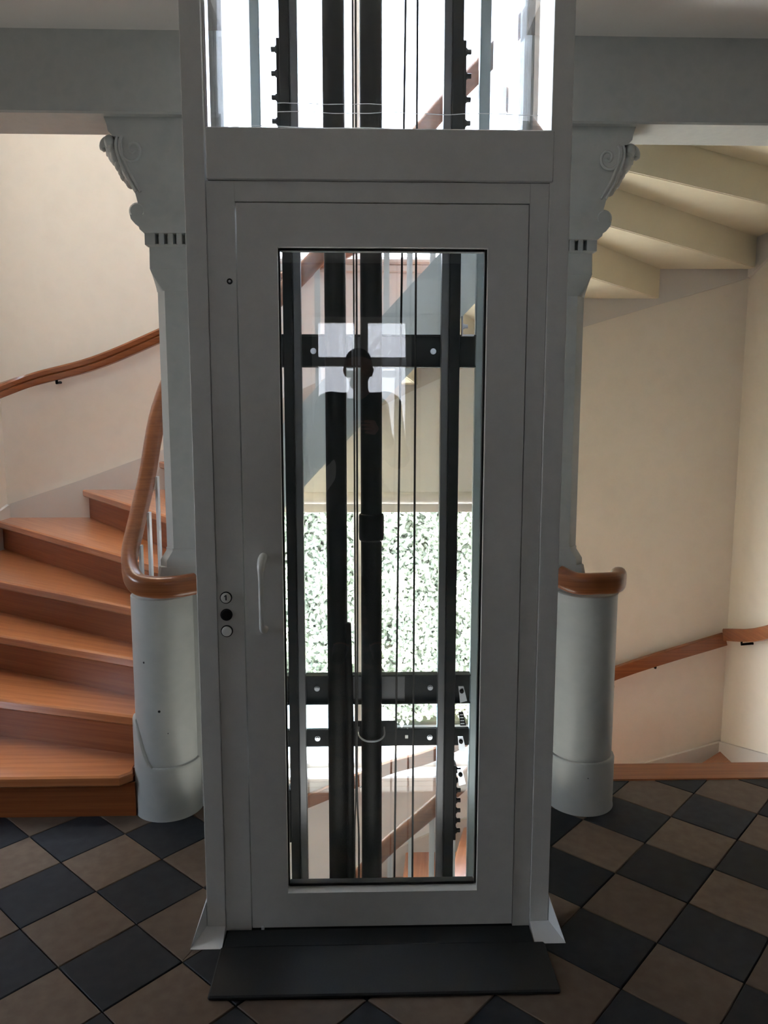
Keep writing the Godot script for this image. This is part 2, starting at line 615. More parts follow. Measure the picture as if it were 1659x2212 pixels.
# ---------- stairs ----------
func nose(i: int, inner: bool) -> Vector2:
	return NOSE_IN[i - 1] if inner else NOSE_OUT[i - 1]


func uphill(i: int) -> Vector2:
	var d := nose(i, false) - nose(i, true)
	var n := Vector2(-d.y, d.x).normalized()
	var nxt := nose(mini(i + 1, 19), true) + nose(mini(i + 1, 19), false) - nose(maxi(i - 1, 1), true) - nose(maxi(i - 1, 1), false)
	return n if n.dot(nxt) > 0.0 else -n


func turned(s: Shape, called: String, m: Material, parent: Node3D, at: Vector3, along: Vector2, smooth := 30.0) -> MeshInstance3D:
	# a board whose own x runs along its length, so that the grain does too
	var x := Transform3D(Basis(Vector3.UP, -along.angle()), at)
	var o := put(s.moved(x.affine_inverse()).mesh(m, smooth), called, parent)
	o.transform = x
	return o


func in_well(poly: PackedVector2Array) -> PackedVector2Array:
	var p := Geometry2D.intersect_polygons(poly, PackedVector2Array([Vector2(XL + .001, ZB + .001), Vector2(XR - .001, ZB + .001), Vector2(XR - .001, 0), Vector2(XL + .001, 0)]))
	return p[0] if p.size() > 0 else poly


func flight(lift: float, first: int, last: int, label: String) -> Node3D:
	var st := thing("staircase", label, "staircase")
	var rng := RandomNumberGenerator.new()
	rng.seed = 5
	for i in range(first, last + 1):
		var y := lift + i * RISE
		var u := uphill(i)
		var a := nose(i, true)
		var b := nose(i, false)
		var along := (b - a).normalized()
		var mid := Vector3((a.x + b.x) / 2, y, (a.y + b.y) / 2)
		var w := rng.randi_range(0, 3)
		# riser under this nose, wooden in front and painted behind
		var s := Shape.new()
		s.slab(in_well(PackedVector2Array([a + u * .03, b + u * .03, b + u * (.05 if i > 1 else .04), a + u * (.05 if i > 1 else .04)])), y - RISE, y - .042)
		turned(s, "riser", M["riser_wood_%d" % w], st, mid, along)
		s = Shape.new()
		s.slab(in_well(PackedVector2Array([a + u * .0502, b + u * .0502, b + u * .058, a + u * .058])), y - RISE - .05, y - .05)
		turned(s, "soffit_riser", M.soffit, st, mid, along)
		if i == 19:
			continue
		var u2 := uphill(i + 1)
		var c := nose(i + 1, false) + u2 * .05
		var d := nose(i + 1, true) + u2 * .05
		var poly := PackedVector2Array([a, b, c, d])
		if i == 5:
			poly = PackedVector2Array([a, b, Vector2(XL, ZB), c, d])
		elif i == 14:
			poly = PackedVector2Array([a, b, c + Vector2(0, -.02), d])
		if i == 1:   # the bottom step returns round the newel with a cut corner
			poly = PackedVector2Array([Vector2(-.95, -.63), b, c, Vector2(-.923, -.81), Vector2(-.923, -.71), Vector2(-.912, -.668)])
		s = Shape.new()
		s.slab(in_well(poly), y - .042, y, .007)
		turned(s, "tread", M["tread_wood_%d" % w], st, mid, along)
		if i == 1:
			continue
		s = Shape.new()
		s.slab(in_well(PackedVector2Array([a + u * .06, b + u * .06, nose(i + 1, false) + u2 * .05, nose(i + 1, true) + u2 * .05])), y - .0525, y - .0425)
		turned(s, "soffit_panel", M.soffit, st, mid, along)
	return st


func inner_string_path(lift: float, first: int) -> PackedVector3Array:
	var pts := []
	for i in range(first, 20):
		var p := nose(i, true)
		pts.append(Vector3(p.x, lift + i * RISE, p.y))
	return smooth_path(pts, 4)


func build_stairs() -> void:
	var up := flight(0.0, 1, 19, "orange-brown wooden winder staircase climbing from the left and passing behind the lift")
	var down := flight(-STOREY, 7, 19, "wooden staircase going down behind the lift from the right side of the landing")
	# inner strings
	for k in 2:
		var s := Shape.new()
		var p := inner_string_path(0.0 if k == 0 else -STOREY, 2 if k == 0 else 7)
		s.sweep(p, PackedVector2Array([Vector2(-.005, -.30), Vector2(.035, -.30), Vector2(.035, .07), Vector2(-.005, .07)]), true)
		part(s, "string_board", M.string_paint, up if k == 0 else down)
	# block that closes the bottom step behind the newel
	slabs([[Vector3(-1.0, .0, -.80), Vector3(-.86, .127, -.727)], [Vector3(-1.0, .0, -.727), Vector3(-.925, .127, -.685)]], "step_block", M.riser_wood_0, up, .001)
	# wall strings: a pale board following the nosings on the walls
	for k in 2:
		var lift := 0.0 if k == 0 else -STOREY
		var runs := [[1, 2, 3, 4, 5], [6, 7, 8, 9, 10, 11, 12, 13, 14, 15], [15, 16, 17, 18, 19]]
		for r in 3:
			if k == 1 and r == 0:
				continue
			var s := Shape.new()
			var pts := PackedVector3Array()
			if r == 1:
				pts.append(Vector3(XL + .013, lift + 5.15 * RISE, ZB + .013))
			for i in runs[r]:
				var q := nose(i, false)
				var at := Vector3(q.x, lift + i * RISE, q.y)
				at.x = clampf(at.x, XL + .013, XR - .013)
				at.z = maxf(at.z, ZB + .013)
				pts.append(at)
			if r == 0:
				pts.append(Vector3(XL + .013, lift + 5.15 * RISE, ZB + .013))
			s.sweep(pts, PackedVector2Array([Vector2(-.011, -.27), Vector2(.011, -.27), Vector2(.011, .055), Vector2(-.011, .055)]), true)
			part(s, "wall_string", M.skirting_paint, up if k == 0 else down)
	# wooden edge of the landing
	var e := Shape.new()
	e.box(Vector3(.93, -.036, -1.035), Vector3(XR - .025, .004, -.885), .006)
	tag(part(e, "landing_edge", M.rail_wood), "wooden nosing board along the edge of the tiled landing at right", "stair nosing")


func build_railing(label: String, rail: Array, base: Array, lo: float, hi: float, step: float) -> void:
	var r := thing("stair_railing", label, "railing")
	var s := Shape.new()
	var path := smooth_path(rail, 6)
	s.sweep(path, rounded(.056, .078, .024, 4))
	part(s, "handrail", M.rail_wood, r)
	var sp := PackedVector3Array(base)
	var d := lo
	var length := 0.0
	var next := step * .5
	for i in sp.size() - 1:
		var a := sp[i]
		var b := sp[i + 1]
		var flat := Vector2(b.x - a.x, b.z - a.z)
		while next < length + flat.length():
			var t := (next - length) / maxf(flat.length(), 1e-6)
			var at := a.lerp(b, t)
			# height of the rail above this point
			var best := 1e9
			var top := 0.0
			for p in path:
				var q := Vector2(p.x - at.x, p.z - at.z).length()
				if q < best:
					best = q
					top = p.y
			var along := flat.normalized()
			var side := Vector2(-along.y, along.x)
			var c := Vector2(at.x, at.z) + side * -.012
			var bar := Shape.new()
			bar.slab(PackedVector2Array([c - along * .0125 - side * .005, c + along * .0125 - side * .005, c + along * .0125 + side * .005, c - along * .0125 + side * .005]), at.y + .05, top - .03)
			part(bar, "baluster", M.white_paint, r)
			next += step
		length += flat.length()


func build_rails() -> void:
	var up := [Vector3(-.66, .882, -.665), Vector3(-.72, .88, -.628), Vector3(-.80, .88, -.622), Vector3(-.87, .895, -.655), Vector3(-.912, .96, -.74), Vector3(-.915, 1.07, -.85), Vector3(-.905, 1.23, -.98), Vector3(-.885, 1.50, -1.14), Vector3(-.80, 1.72, -1.27), Vector3(-.58, 1.85, -1.36), Vector3(-.29, 2.11, -1.375), Vector3(.0, 2.43, -1.375), Vector3(.25, 2.73, -1.375), Vector3(.42, 2.9, -1.375), Vector3(.6, 3.09, -1.36), Vector3(.76, 3.3, -1.31), Vector3(.87, 3.6, -1.18), Vector3(.905, 3.9, -1.03), Vector3(.905, 4.1, -.85)]
	build_railing("brown handrail on pale balusters curving up from the left pedestal behind the lift", up, Array(inner_string_path(0.0, 2)), 0, 99, .1)
	var down := [Vector3(-.58, -1.26, -1.36), Vector3(-.29, -1.0, -1.375), Vector3(-.09, -.745, -1.375), Vector3(.04, -.585, -1.375), Vector3(.28, -.37, -1.375), Vector3(.45, -.21, -1.375), Vector3(.62, -.04, -1.36), Vector3(.77, .14, -1.31), Vector3(.87, .38, -1.18), Vector3(.905, .62, -1.03), Vector3(.918, .80, -.88), Vector3(.907, .876, -.76), Vector3(.865, .882, -.655), Vector3(.79, .885, -.622), Vector3(.71, .885, -.628), Vector3(.655, .905, -.665)]
	build_railing("brown handrail on pale balusters going down behind the lift from the right pedestal", down, Array(inner_string_path(-STOREY, 7)), 0, 99, .1)
	# rails fixed to the walls
	var prof := PackedVector2Array([Vector2(-.022, -.037), Vector2(.018, -.037), Vector2(.022, -.03), Vector2(.022, -.006), Vector2(.014, -.001), Vector2(.022, .006), Vector2(.024, .028), Vector2(.016, .038), Vector2(-.016, .038), Vector2(-.022, .03)])
	var z := ZB + .07
	var runs := [["brown wall handrail sweeping up across the bright cream wall at left", [Vector3(XL + .07, .9, -.75), Vector3(XL + .07, 1.3, -1.5), Vector3(XL + .07, 1.54, -2.2), Vector3(XL + .13, 1.63, -2.48), Vector3(-1.95, 1.69, z), Vector3(-1.63, 1.775, z), Vector3(-1.24, 1.935, z), Vector3(-.36, 2.33, z), Vector3(.3, 2.6, z), Vector3(1.2, 2.95, z)]],
		["brown wall handrail running down the back wall behind the right pedestal", [Vector3(2.22, .075, z), Vector3(1.54, -.14, z), Vector3(.9, -.42, z), Vector3(.4, -.665, z), Vector3(.075, -.765, z), Vector3(-.42, -.975, z), Vector3(-1.0, -1.2, z)]],
		["short brown wall handrail on the right side wall, meeting another rail in the corner", [Vector3(XR - .07, 1.0, -.95), Vector3(XR - .07, .62, -1.4), Vector3(XR - .07, .27, -2.05), Vector3(XR - .07, .12, -2.52)]]]
	for r in runs:
		var h := thing("wall_handrail", r[0], "handrail", Vector3.ZERO)
		var s := Shape.new()
		var path := smooth_path(r[1], 6)
		s.sweep(path, prof)
		part(s, "grip", M.rail_wood, h)
		for i in range(4, path.size() - 2, 11):
			var p := path[i]
			var to := Vector3(p.x, p.y - .05, ZB) if p.z < ZB + .12 else Vector3(XL if p.x < 0 else XR, p.y - .05, p.z)
			var b := Shape.new()
			b.tube(PackedVector3Array([p + Vector3(0, -.03, 0), p + Vector3(0, -.055, 0), to.lerp(p, .2) + Vector3(0, -.01, 0), to]), .008, 8)
			part(b, "wall_bracket", M.black_steel, h)


# ---------- pedestals and columns ----------
func ring_at(plan: PackedVector2Array, y: float) -> PackedVector3Array:
	var r := PackedVector3Array()
	for p in plan:
		r.append(Vector3(p.x, y, p.y))
	return r


func build_pedestal(x: float, label: String, left: bool) -> void:
	var p := thing("newel_pedestal", label, "pedestal", Vector3(x, 0, -.735))
	var s := Shape.new()
	var plan := PackedVector2Array()
	for j in 64:
		var a := TAU * j / 64
		plan.append(Vector2(x + cos(a) * .113, maxf(-.735 + sin(a) * .113, -.7245)))
	s.rings([ring_at(plan, 0.0), ring_at(plan, .830), ring_at(Shape.inset(plan, .004), .834)])
	part(s, "body", M.stone_paint, p)
	for q in ([[2.02, .60, .004], [1.55, .42, .005], [1.30, .335, .002]] if left else [[.30, .47, .004], [1.62, .15, .002]]):
		var chip := Shape.new()
		var n := Vector3(cos(q[0]), 0, sin(q[0]))
		var r0: float = .1128 if q[1] > .21 else .1238
		var at := Vector3(x, q[1], -.735) + n * r0
		chip.tube(PackedVector3Array([at, at + n * .0006]), q[2], 7)
		part(chip, "paint_chip", M.black_plastic, p)
	# plinth: its top edge climbs on the stair side
	s = Shape.new()
	var rs := []
	for k in 5:
		var r := PackedVector3Array()
		for j in 48:
			var a := TAU * j / 48
			var out: float = maxf(0.0, -cos(a)) if left else 0.0
			var h: float = .205 + .17 * smoothstep(0.25, 0.95, out)
			var rad: float = [.126, .124, .124, .120, .1135][k]
			var y: float = [0.0, .012, h - .012, h - .003, h][k]
			r.append(Vector3(x + cos(a) * rad, y, maxf(-.735 + sin(a) * rad, -.7246)))
		rs.append(r)
	s.rings(rs)
	part(s, "plinth", M.stone_paint, p)


func build_column(mirror: bool) -> void:
	var sx := -1.0 if mirror else 1.0
	var cx := -.665 if not mirror else .629
	var cz := -.87
	var dy := -.012 if mirror else 0.0
	var at := func(x: float, y: float) -> Vector2: return Vector2(cx + sx * (x + .665), y + dy)
	var o := thing("column", "grey painted column with carved scroll capital at the left of the lift" if not mirror else "grey painted column with carved scroll capital at the right of the lift", "column", Vector3(cx, 0, cz))
	var s := Shape.new()
	# pier below, splayed base, chamfered shaft
	s.square(Vector3(cx, 0, cz), PackedVector2Array([Vector2(.145, 0), Vector2(.145, .9), Vector2(.14, .93)]), .012)
	part(s, "pier", M.stone_paint, o)
	s = Shape.new()
	s.square(Vector3(cx, 0, cz), PackedVector2Array([Vector2(.139, .93), Vector2(.139, .952), Vector2(.132, .965), Vector2(.121, .985), Vector2(.121, .995)]), .03)
	part(s, "base_moulding", M.stone_paint, o)
	s = Shape.new()
	s.square(Vector3(cx, 0, cz), PackedVector2Array([Vector2(.119, .99), Vector2(.119, 1.93 + dy)]), .032)
	part(s, "shaft", M.stone_paint, o)
	# neck: the chamfer runs out into a square block in a quarter-round stop
	s = Shape.new()
	var rs := []
	for k in 9:
		var t := k / 8.0
		var h := lerpf(.121, .133, t * t)
		var ch := .034 * (1.0 - sin(t * PI / 2))
		var r := PackedVector3Array()
		for q in [Vector2(-h + ch, -h), Vector2(h - ch, -h), Vector2(h, -h + ch), Vector2(h, h - ch), Vector2(h - ch, h), Vector2(-h + ch, h), Vector2(-h, h - ch), Vector2(-h, -h + ch)]:
			r.append(Vector3(cx + q.x, 1.918 + dy + .075 * t, cz + q.y))
		rs.append(r)
	s.rings(rs)
	part(s, "neck", M.stone_paint, o, 60)
	s = Shape.new()
	s.square(Vector3(cx, dy, cz), PackedVector2Array([Vector2(.133, 1.99), Vector2(.132, 2.064), Vector2(.143, 2.072)]), .003)
	part(s, "neck_block", M.stone_paint, o)
	# dentil band: deep core and teeth standing proud
	s = Shape.new()
	s.square(Vector3(cx, dy, cz), PackedVector2Array([Vector2(.100, 2.065), Vector2(.100, 2.112)]), .002)
	part(s, "dentil_core", M.stone_paint, o)
	for face in 3:
		for k in 9:
			var u := -.1435 + .0307 * k
			var w := .036 if k == 0 else .0185
			u += 0.0 if k == 0 else .018
			if u + w > .146:
				continue
			var lo := Vector3(cx + (u if sx > 0 else -u - w), 2.069 + dy, cz + .099)
			var hi := Vector3(lo.x + w, 2.110 + dy, cz + .1435)
			if face > 0:
				if k == 0:
					continue
				var f := 1.0 if face == 1 else -1.0
				var x0 := cx + f * .099
				var x1 := cx + f * .1435
				lo = Vector3(minf(x0, x1), 2.071 + dy, cz - u - w)
				hi = Vector3(maxf(x0, x1), 2.1075 + dy, cz - u)
			slabs([[lo, hi]], "dentil", M.stone_paint, o, .0012)
	# cornice swelling outwards below the roll
	s = Shape.new()
	s.plate(PackedVector2Array([at.call(-.808, 2.107), at.call(-.821, 2.118), at.call(-.823, 2.127), at.call(-.834, 2.134), at.call(-.849, 2.152), at.call(-.852, 2.166), at.call(-.53, 2.166), at.call(-.53, 2.107)]), cz - .15, cz + .157)
	part(s, "cornice", M.stone_paint, o)
	s = Shape.new()
	var c0: Vector2 = at.call(-.832, 2.183)
	s.tube(PackedVector3Array([Vector3(c0.x, c0.y, cz - .14), Vector3(c0.x, c0.y, cz - .13), Vector3(c0.x, c0.y, cz + .132), Vector3(c0.x, c0.y, cz + .142)]), [.022, .0295, .0295, .022], 22)
	part(s, "roll", M.stone_paint, o, 50)
	# scroll console reaching up to the beam
	s = Shape.new()
	var edge := [at.call(-.829, 2.213), at.call(-.837, 2.246), at.call(-.849, 2.266), at.call(-.856, 2.278), at.call(-.875, 2.314), at.call(-.892, 2.36), at.call(-.8975, 2.386), at.call(-.898, 2.41), at.call(-.892, 2.426), at.call(-.905, 2.428), at.call(-.92, 2.444), at.call(-.9225, 2.461), at.call(-.929, 2.481), at.call(-.937, 2.503)]
	var outline := PackedVector2Array(edge)
	outline.append(at.call(-.535, 2.503))
	outline.append(at.call(-.535, 2.166))
	outline.append(at.call(-.822, 2.166))
	s.plate(outline, cz - .12, cz + .138)
	part(s, "console", M.stone_paint, o)
	for inset in [.004, .020]:
		s = Shape.new()
		var rim := []
		for q in edge.slice(1, 9):
			rim.append(Vector3(q.x + sx * inset, q.y, cz + .138))
		s.tube(smooth_path(rim, 4), .0055, 8)
		part(s, "scroll_rim", M.stone_paint, o)
	s = Shape.new()
	var spiral := PackedVector3Array()
	for k in 44:
		var a := 2.6 + k * .22
		var r := .05 * pow(.957, k)
		var q: Vector2 = at.call(-.838 + cos(a) * r, 2.385 + sin(a) * r * 1.15)
		spiral.append(Vector3(q.x, q.y, cz + .1375))
	s.tube(spiral, .006, 8)
	part(s, "volute", M.stone_paint, o)
	# acanthus leaf of overlapping lobes on the sloping outer face
	s = Shape.new()
	var rng := RandomNumberGenerator.new()
	rng.seed = 8
	for k in 10:
		var t := k / 9.0
		var q: Vector2 = at.call(lerpf(-.934, -.872, t) - .006 * sin(t * PI), lerpf(2.415, 2.298, t))
		for j in [-2, -1, 0, 1, 2]:
			var c := Vector3(q.x + sx * .006 * absf(j), q.y, cz + .06 + j * (.028 - .012 * t))
			var rad: float = .029 - .009 * t - .003 * absf(j) + rng.randf_range(-.005, .005)
			var ball := []
			for a in 7:
				var th := PI * (a + .5) / 7
				var ring := PackedVector3Array()
				for e in 10:
					var ph := TAU * e / 10
					ring.append(c + Vector3(sin(th) * cos(ph) * rad * .8, cos(th) * rad, sin(th) * sin(ph) * rad))
				ball.append(ring)
			s.rings(ball)
	part(s, "acanthus_leaf", M.stone_paint, o, 70)
	s = Shape.new()
	for f in [-.034, 0.0, .034]:
		var tip := []
		for q in [at.call(-.90, 2.425), at.call(-.925, 2.436 - absf(f) * .2), at.call(-.946, 2.428 - absf(f) * .3), at.call(-.952, 2.413 - absf(f) * .4), at.call(-.944, 2.40)]:
			tip.append(Vector3(q.x, q.y, cz + .06 + f))
		s.tube(smooth_path(tip, 3), [.010, .012, .014, .016, .0165, .0165, .016, .015, .014, .012, .010, .008, .005], 10)
	part(s, "leaf_tip", M.stone_paint, o, 70)


# ---------- the lift ----------
func build_lift() -> void:
	var cx := -.012
	var o := thing("lift_shaft", "grey metal and glass lift shaft with framed doorway in the middle of the stairwell", "lift", Vector3(cx, 0, 0))
	var top := 6.2
	# front posts: wider to door height, then carried on
	for sx in [-1.0, 1.0]:
		var x0: float = cx + sx * .495
		var x1: float = cx + sx * .4415
		slabs([[Vector3(minf(x0, x1), 0.0, -.09), Vector3(maxf(x0, x1), top, 0.0)]], "front_post", M.lift_paint, o, .0015)
		# flared foot plates: side and front slopes
		var s := Shape.new()
		var xa: float = cx + sx * .4965
		var xb: float = cx + sx * .530
		var xc: float = cx + sx * .4415
		var t := PackedVector3Array()
		var A := Vector3(xa, .105, -.09)
		var B := Vector3(xa, .095, .002)
		var C := Vector3(xb, .001, .069)
		var D := Vector3(xb, .001, -.09)
		var E := Vector3(xc, .024, .004)
		var F := Vector3(xc, .001, .069)
		var B0 := Vector3(xa, .024, .004)
		var lo := Vector3(0, -.001, 0)
		# pyramid skirt as one closed shell over a flat base
		var base := [Vector3(xc, 0, -.0), Vector3(xc, 0, .069), C * Vector3(1, 0, 1), D * Vector3(1, 0, 1), Vector3(xa, 0, -.09)]
		for q in [[A, B, C], [A, C, D], [B, B0, C], [B0, E, F], [B0, F, C], [E, B0, Vector3(xc, 0, 0)], [B0, Vector3(xa, 0, -.09), Vector3(xc, 0, 0)], [B0, B, Vector3(xa, 0, -.09)], [B, A, Vector3(xa, 0, -.09)], [A, D, D * Vector3(1, 0, 1)], [A, D * Vector3(1, 0, 1), Vector3(xa, 0, -.09)], [D, C, C * Vector3(1, 0, 1)], [D, C * Vector3(1, 0, 1), D * Vector3(1, 0, 1)], [C, F, Vector3(xc, 0, .069)], [C, Vector3(xc, 0, .069), C * Vector3(1, 0, 1)], [F, E, Vector3(xc, 0, 0)], [F, Vector3(xc, 0, 0), Vector3(xc, 0, .069)], [base[0], base[2], base[1]], [base[0], base[3], base[2]], [base[0], base[4], base[3]]]:
			for p in q:
				t.append(p)
		s.shell(t)
		part(s, "foot_plate", M.white_paint, o, 5)
	# door frame round the leaf, header panel above it, panes over that
	var f := slabs([[Vector3(cx - .4405, .0, -.075), Vector3(cx - .3685, 2.0805, -.004)], [Vector3(cx + .3915, .0, -.075), Vector3(cx + .4405, 2.0805, -.004)], [Vector3(cx - .3685, 2.03, -.075), Vector3(cx + .3915, 2.0805, -.004)]], "door_frame", M.lift_paint, o, .0006)
	slabs([[Vector3(cx - .4375, 2.0815, -.08), Vector3(cx + .4495, 2.209, .003)]], "header_panel", M.lift_paint, o, .003)
	slabs([[Vector3(cx - .4414, -.06, -.14), Vector3(cx + .4414, .004, -.0005)], [Vector3(cx - .503, -.06, -.14), Vector3(cx + .503, -.001, .0215)]], "threshold", M.black_steel, o, .002)
	slabs([[Vector3(cx - .433, 2.2095, -.045), Vector3(cx + .445, 3.5, -.037)]], "overlight_pane", M.glass, o, 0)
	for x in [cx - .4415, cx + .4425]:
		slabs([[Vector3(x, 2.2095, -.06), Vector3(x + .0075, 3.5, -.02)]], "glazing_bead", M.chrome, o, .001)
	# creases of a film on the overlight
	for q in [[2.222, .006, 3.1, -.42, .44], [2.263, .002, 9.0, -.28, .42], [2.284, .001, 5.0, -.28, .03]]:
		var crease := []
		for n in 15:
			var u := n / 14.0
			crease.append(Vector3(lerpf(q[3], q[4], u), q[0] + q[1] * sin(u * q[2] * 2.0) + q[1] * .5 * sin(u * q[2] * 5.3), -.0475))
		var cs := Shape.new()
		cs.tube(smooth_path(crease, 3), .0009, 5)
		part(cs, "film_crease", M.white_paint, o)
	# rear corner posts, side and back glazing
	for x in [[-.490, -.452], [.410, .452]]:
		slabs([[Vector3(x[0], -1.2, -1.19), Vector3(x[1], top, -1.15)]], "corner_post", M.shaft_steel, o, .003)
	for x in [-.478, .440]:
		slabs([[Vector3(x - .004, -1.1, -1.148), Vector3(x + .004, 5.5, -.092)]], "side_pane", M.glass, o, 0)
	slabs([[Vector3(-.45, -1.1, -1.174), Vector3(.408, 5.5, -1.166)]], "back_pane", M.glass, o, 0)
	# call station on the left of the frame
	var k := 0
	for p in [Vector2(-.4285, .993), Vector2(-.4285, .945), Vector2(-.4285, .899)]:
		var at := Vector3(p.x, p.y, -.004)
		var s := Shape.new()
		s.tube(PackedVector3Array([at, at + Vector3(0, 0, .004)]), .0165, 28)
		var ring := part(s, "button_ring", M.black_plastic, o)
		s = Shape.new()
		s.disc(at + Vector3(0, 0, .0035), Vector3(0, 0, 1), .0138, .0045, 28)
		var face := part(s, "call_button", M.black_plastic if k == 1 else M.button_face, o)
		if k == 0:
			var tm := TextMesh.new()
			var font := SystemFont.new()
			font.font_names = PackedStringArray(["Droid Sans"])
			tm.font = font
			tm.text = "1"
			tm.font_size = 40
			font.font_weight = 700
			tm.pixel_size = .0005
			tm.depth = .0016
			tm.material = M.black_plastic
			var n := MeshInstance3D.new()
			n.name = "numeral"
			n.mesh = tm
			face.add_child(n, true)
			n.position = at + Vector3(0, .001, .0086) - o.position
		k += 1
	var lockp := Vector3(-.3975, 1.831, -.004)
	var ls := Shape.new()
	ls.tube(PackedVector3Array([lockp, lockp + Vector3(0, 0, .003)]), .0075, 18)
	part(ls, "release_lock", M.black_plastic, o)
	ls = Shape.new()
	ls.tube(PackedVector3Array([lockp + Vector3(0, 0, .002), lockp + Vector3(0, 0, .0045)]), .0035, 12)
	part(ls, "lock_pin", M.chrome, o)

	# the door leaf, free to swing
	var d := thing("lift_door", "tall grey lift door with a narrow full-height glass pane", "lift door", Vector3(-.377, .012, -.03))
	var x0 := -.3765
	var x1 := .3765
	var g0 := -.273
	var g1 := .273
	var fr := Shape.new()
	var oc := [Vector2(x0, .014), Vector2(x1, .014), Vector2(x1, 2.026), Vector2(x0, 2.026)]
	var ic := [Vector2(g0, .120), Vector2(g1, .120), Vector2(g1, 1.918), Vector2(g0, 1.918)]
	for side in 4:
		var nxt := (side + 1) % 4
		fr.plate(PackedVector2Array([oc[side], oc[nxt], ic[nxt], ic[side]]), -.05, 0.0)
	part(fr, "leaf_frame", M.lift_paint, d)
	var sill := Shape.new()   # sloping bead under the pane
	sill.plate(PackedVector2Array([Vector2(-.05, .1205), Vector2(-.0005, .1205), Vector2(-.022, .131), Vector2(-.05, .131)]), g0, g1)
	part(sill.moved(Transform3D(Basis(Vector3.UP, -PI / 2), Vector3(0, 0, 0))), "glazing_sill", M.lift_paint, d)
	slabs([[Vector3(g0, .131, -.034), Vector3(g0 + .004, 1.918, -.018)], [Vector3(g1 - .006, .131, -.034), Vector3(g1, 1.918, -.018)], [Vector3(g0 + .004, 1.9115, -.04), Vector3(g1 - .0065, 1.918, -.016)], [Vector3(g0 + .004, .131, -.04), Vector3(g1 - .0065, .139, -.016)]], "gasket", M.rubber, d, .001)
	slabs([[Vector3(g0 + .004, .135, -.031), Vector3(g1 - .004, 1.915, -.024)]], "pane", M.glass, d, 0)
	var h := Shape.new()
	var hx := -.3245
	h.tube(smooth_path([Vector3(hx, 1.106, -.002), Vector3(hx, 1.103, .022), Vector3(hx - .002, 1.086, .040), Vector3(hx - .003, 1.05, .043), Vector3(hx - .003, 1.0, .043), Vector3(hx - .003, .955, .043), Vector3(hx - .002, .922, .039), Vector3(hx, .907, .022), Vector3(hx, .905, -.002)], 4), [.0115, .0115, .0118, .012, .0122, .012, .0115, .011, .0105, .0095, .008, .0072, .0065, .0062, .006, .006, .006, .006, .006, .006, .006, .0062, .0065, .007, .0078, .0085, .009, .0092, .0095, .0098, .01, .0102, .0105], 14)
	part(h, "pull_handle", M.handle_grey, d, 60)
	slabs([[Vector3(-.351, .005, -.03), Vector3(-.3435, .020, .006)]], "hinge_pin", M.white_paint, d, .001)

	var m := Shape.new()
	m.box(Vector3(-.455, .0005, .075), Vector3(.455, .013, .262), .004)
	m.box(Vector3(-.446, .0005, .006), Vector3(.424, .012, .0752), .001)
	tag(part(m, "floor_mat", M.mat_rubber), "flat black rubber mat lying on the tiles before the lift door", "doormat")


func bolt(s: Shape, at: Vector3, axis: Vector3, r := .011, d := .012) -> void:
	s.tube(PackedVector3Array([at, at + axis * d * .3]), r * 1.35, 12)
	s.tube(PackedVector3Array([at + axis * d * .3, at + axis * d]), r, 6)


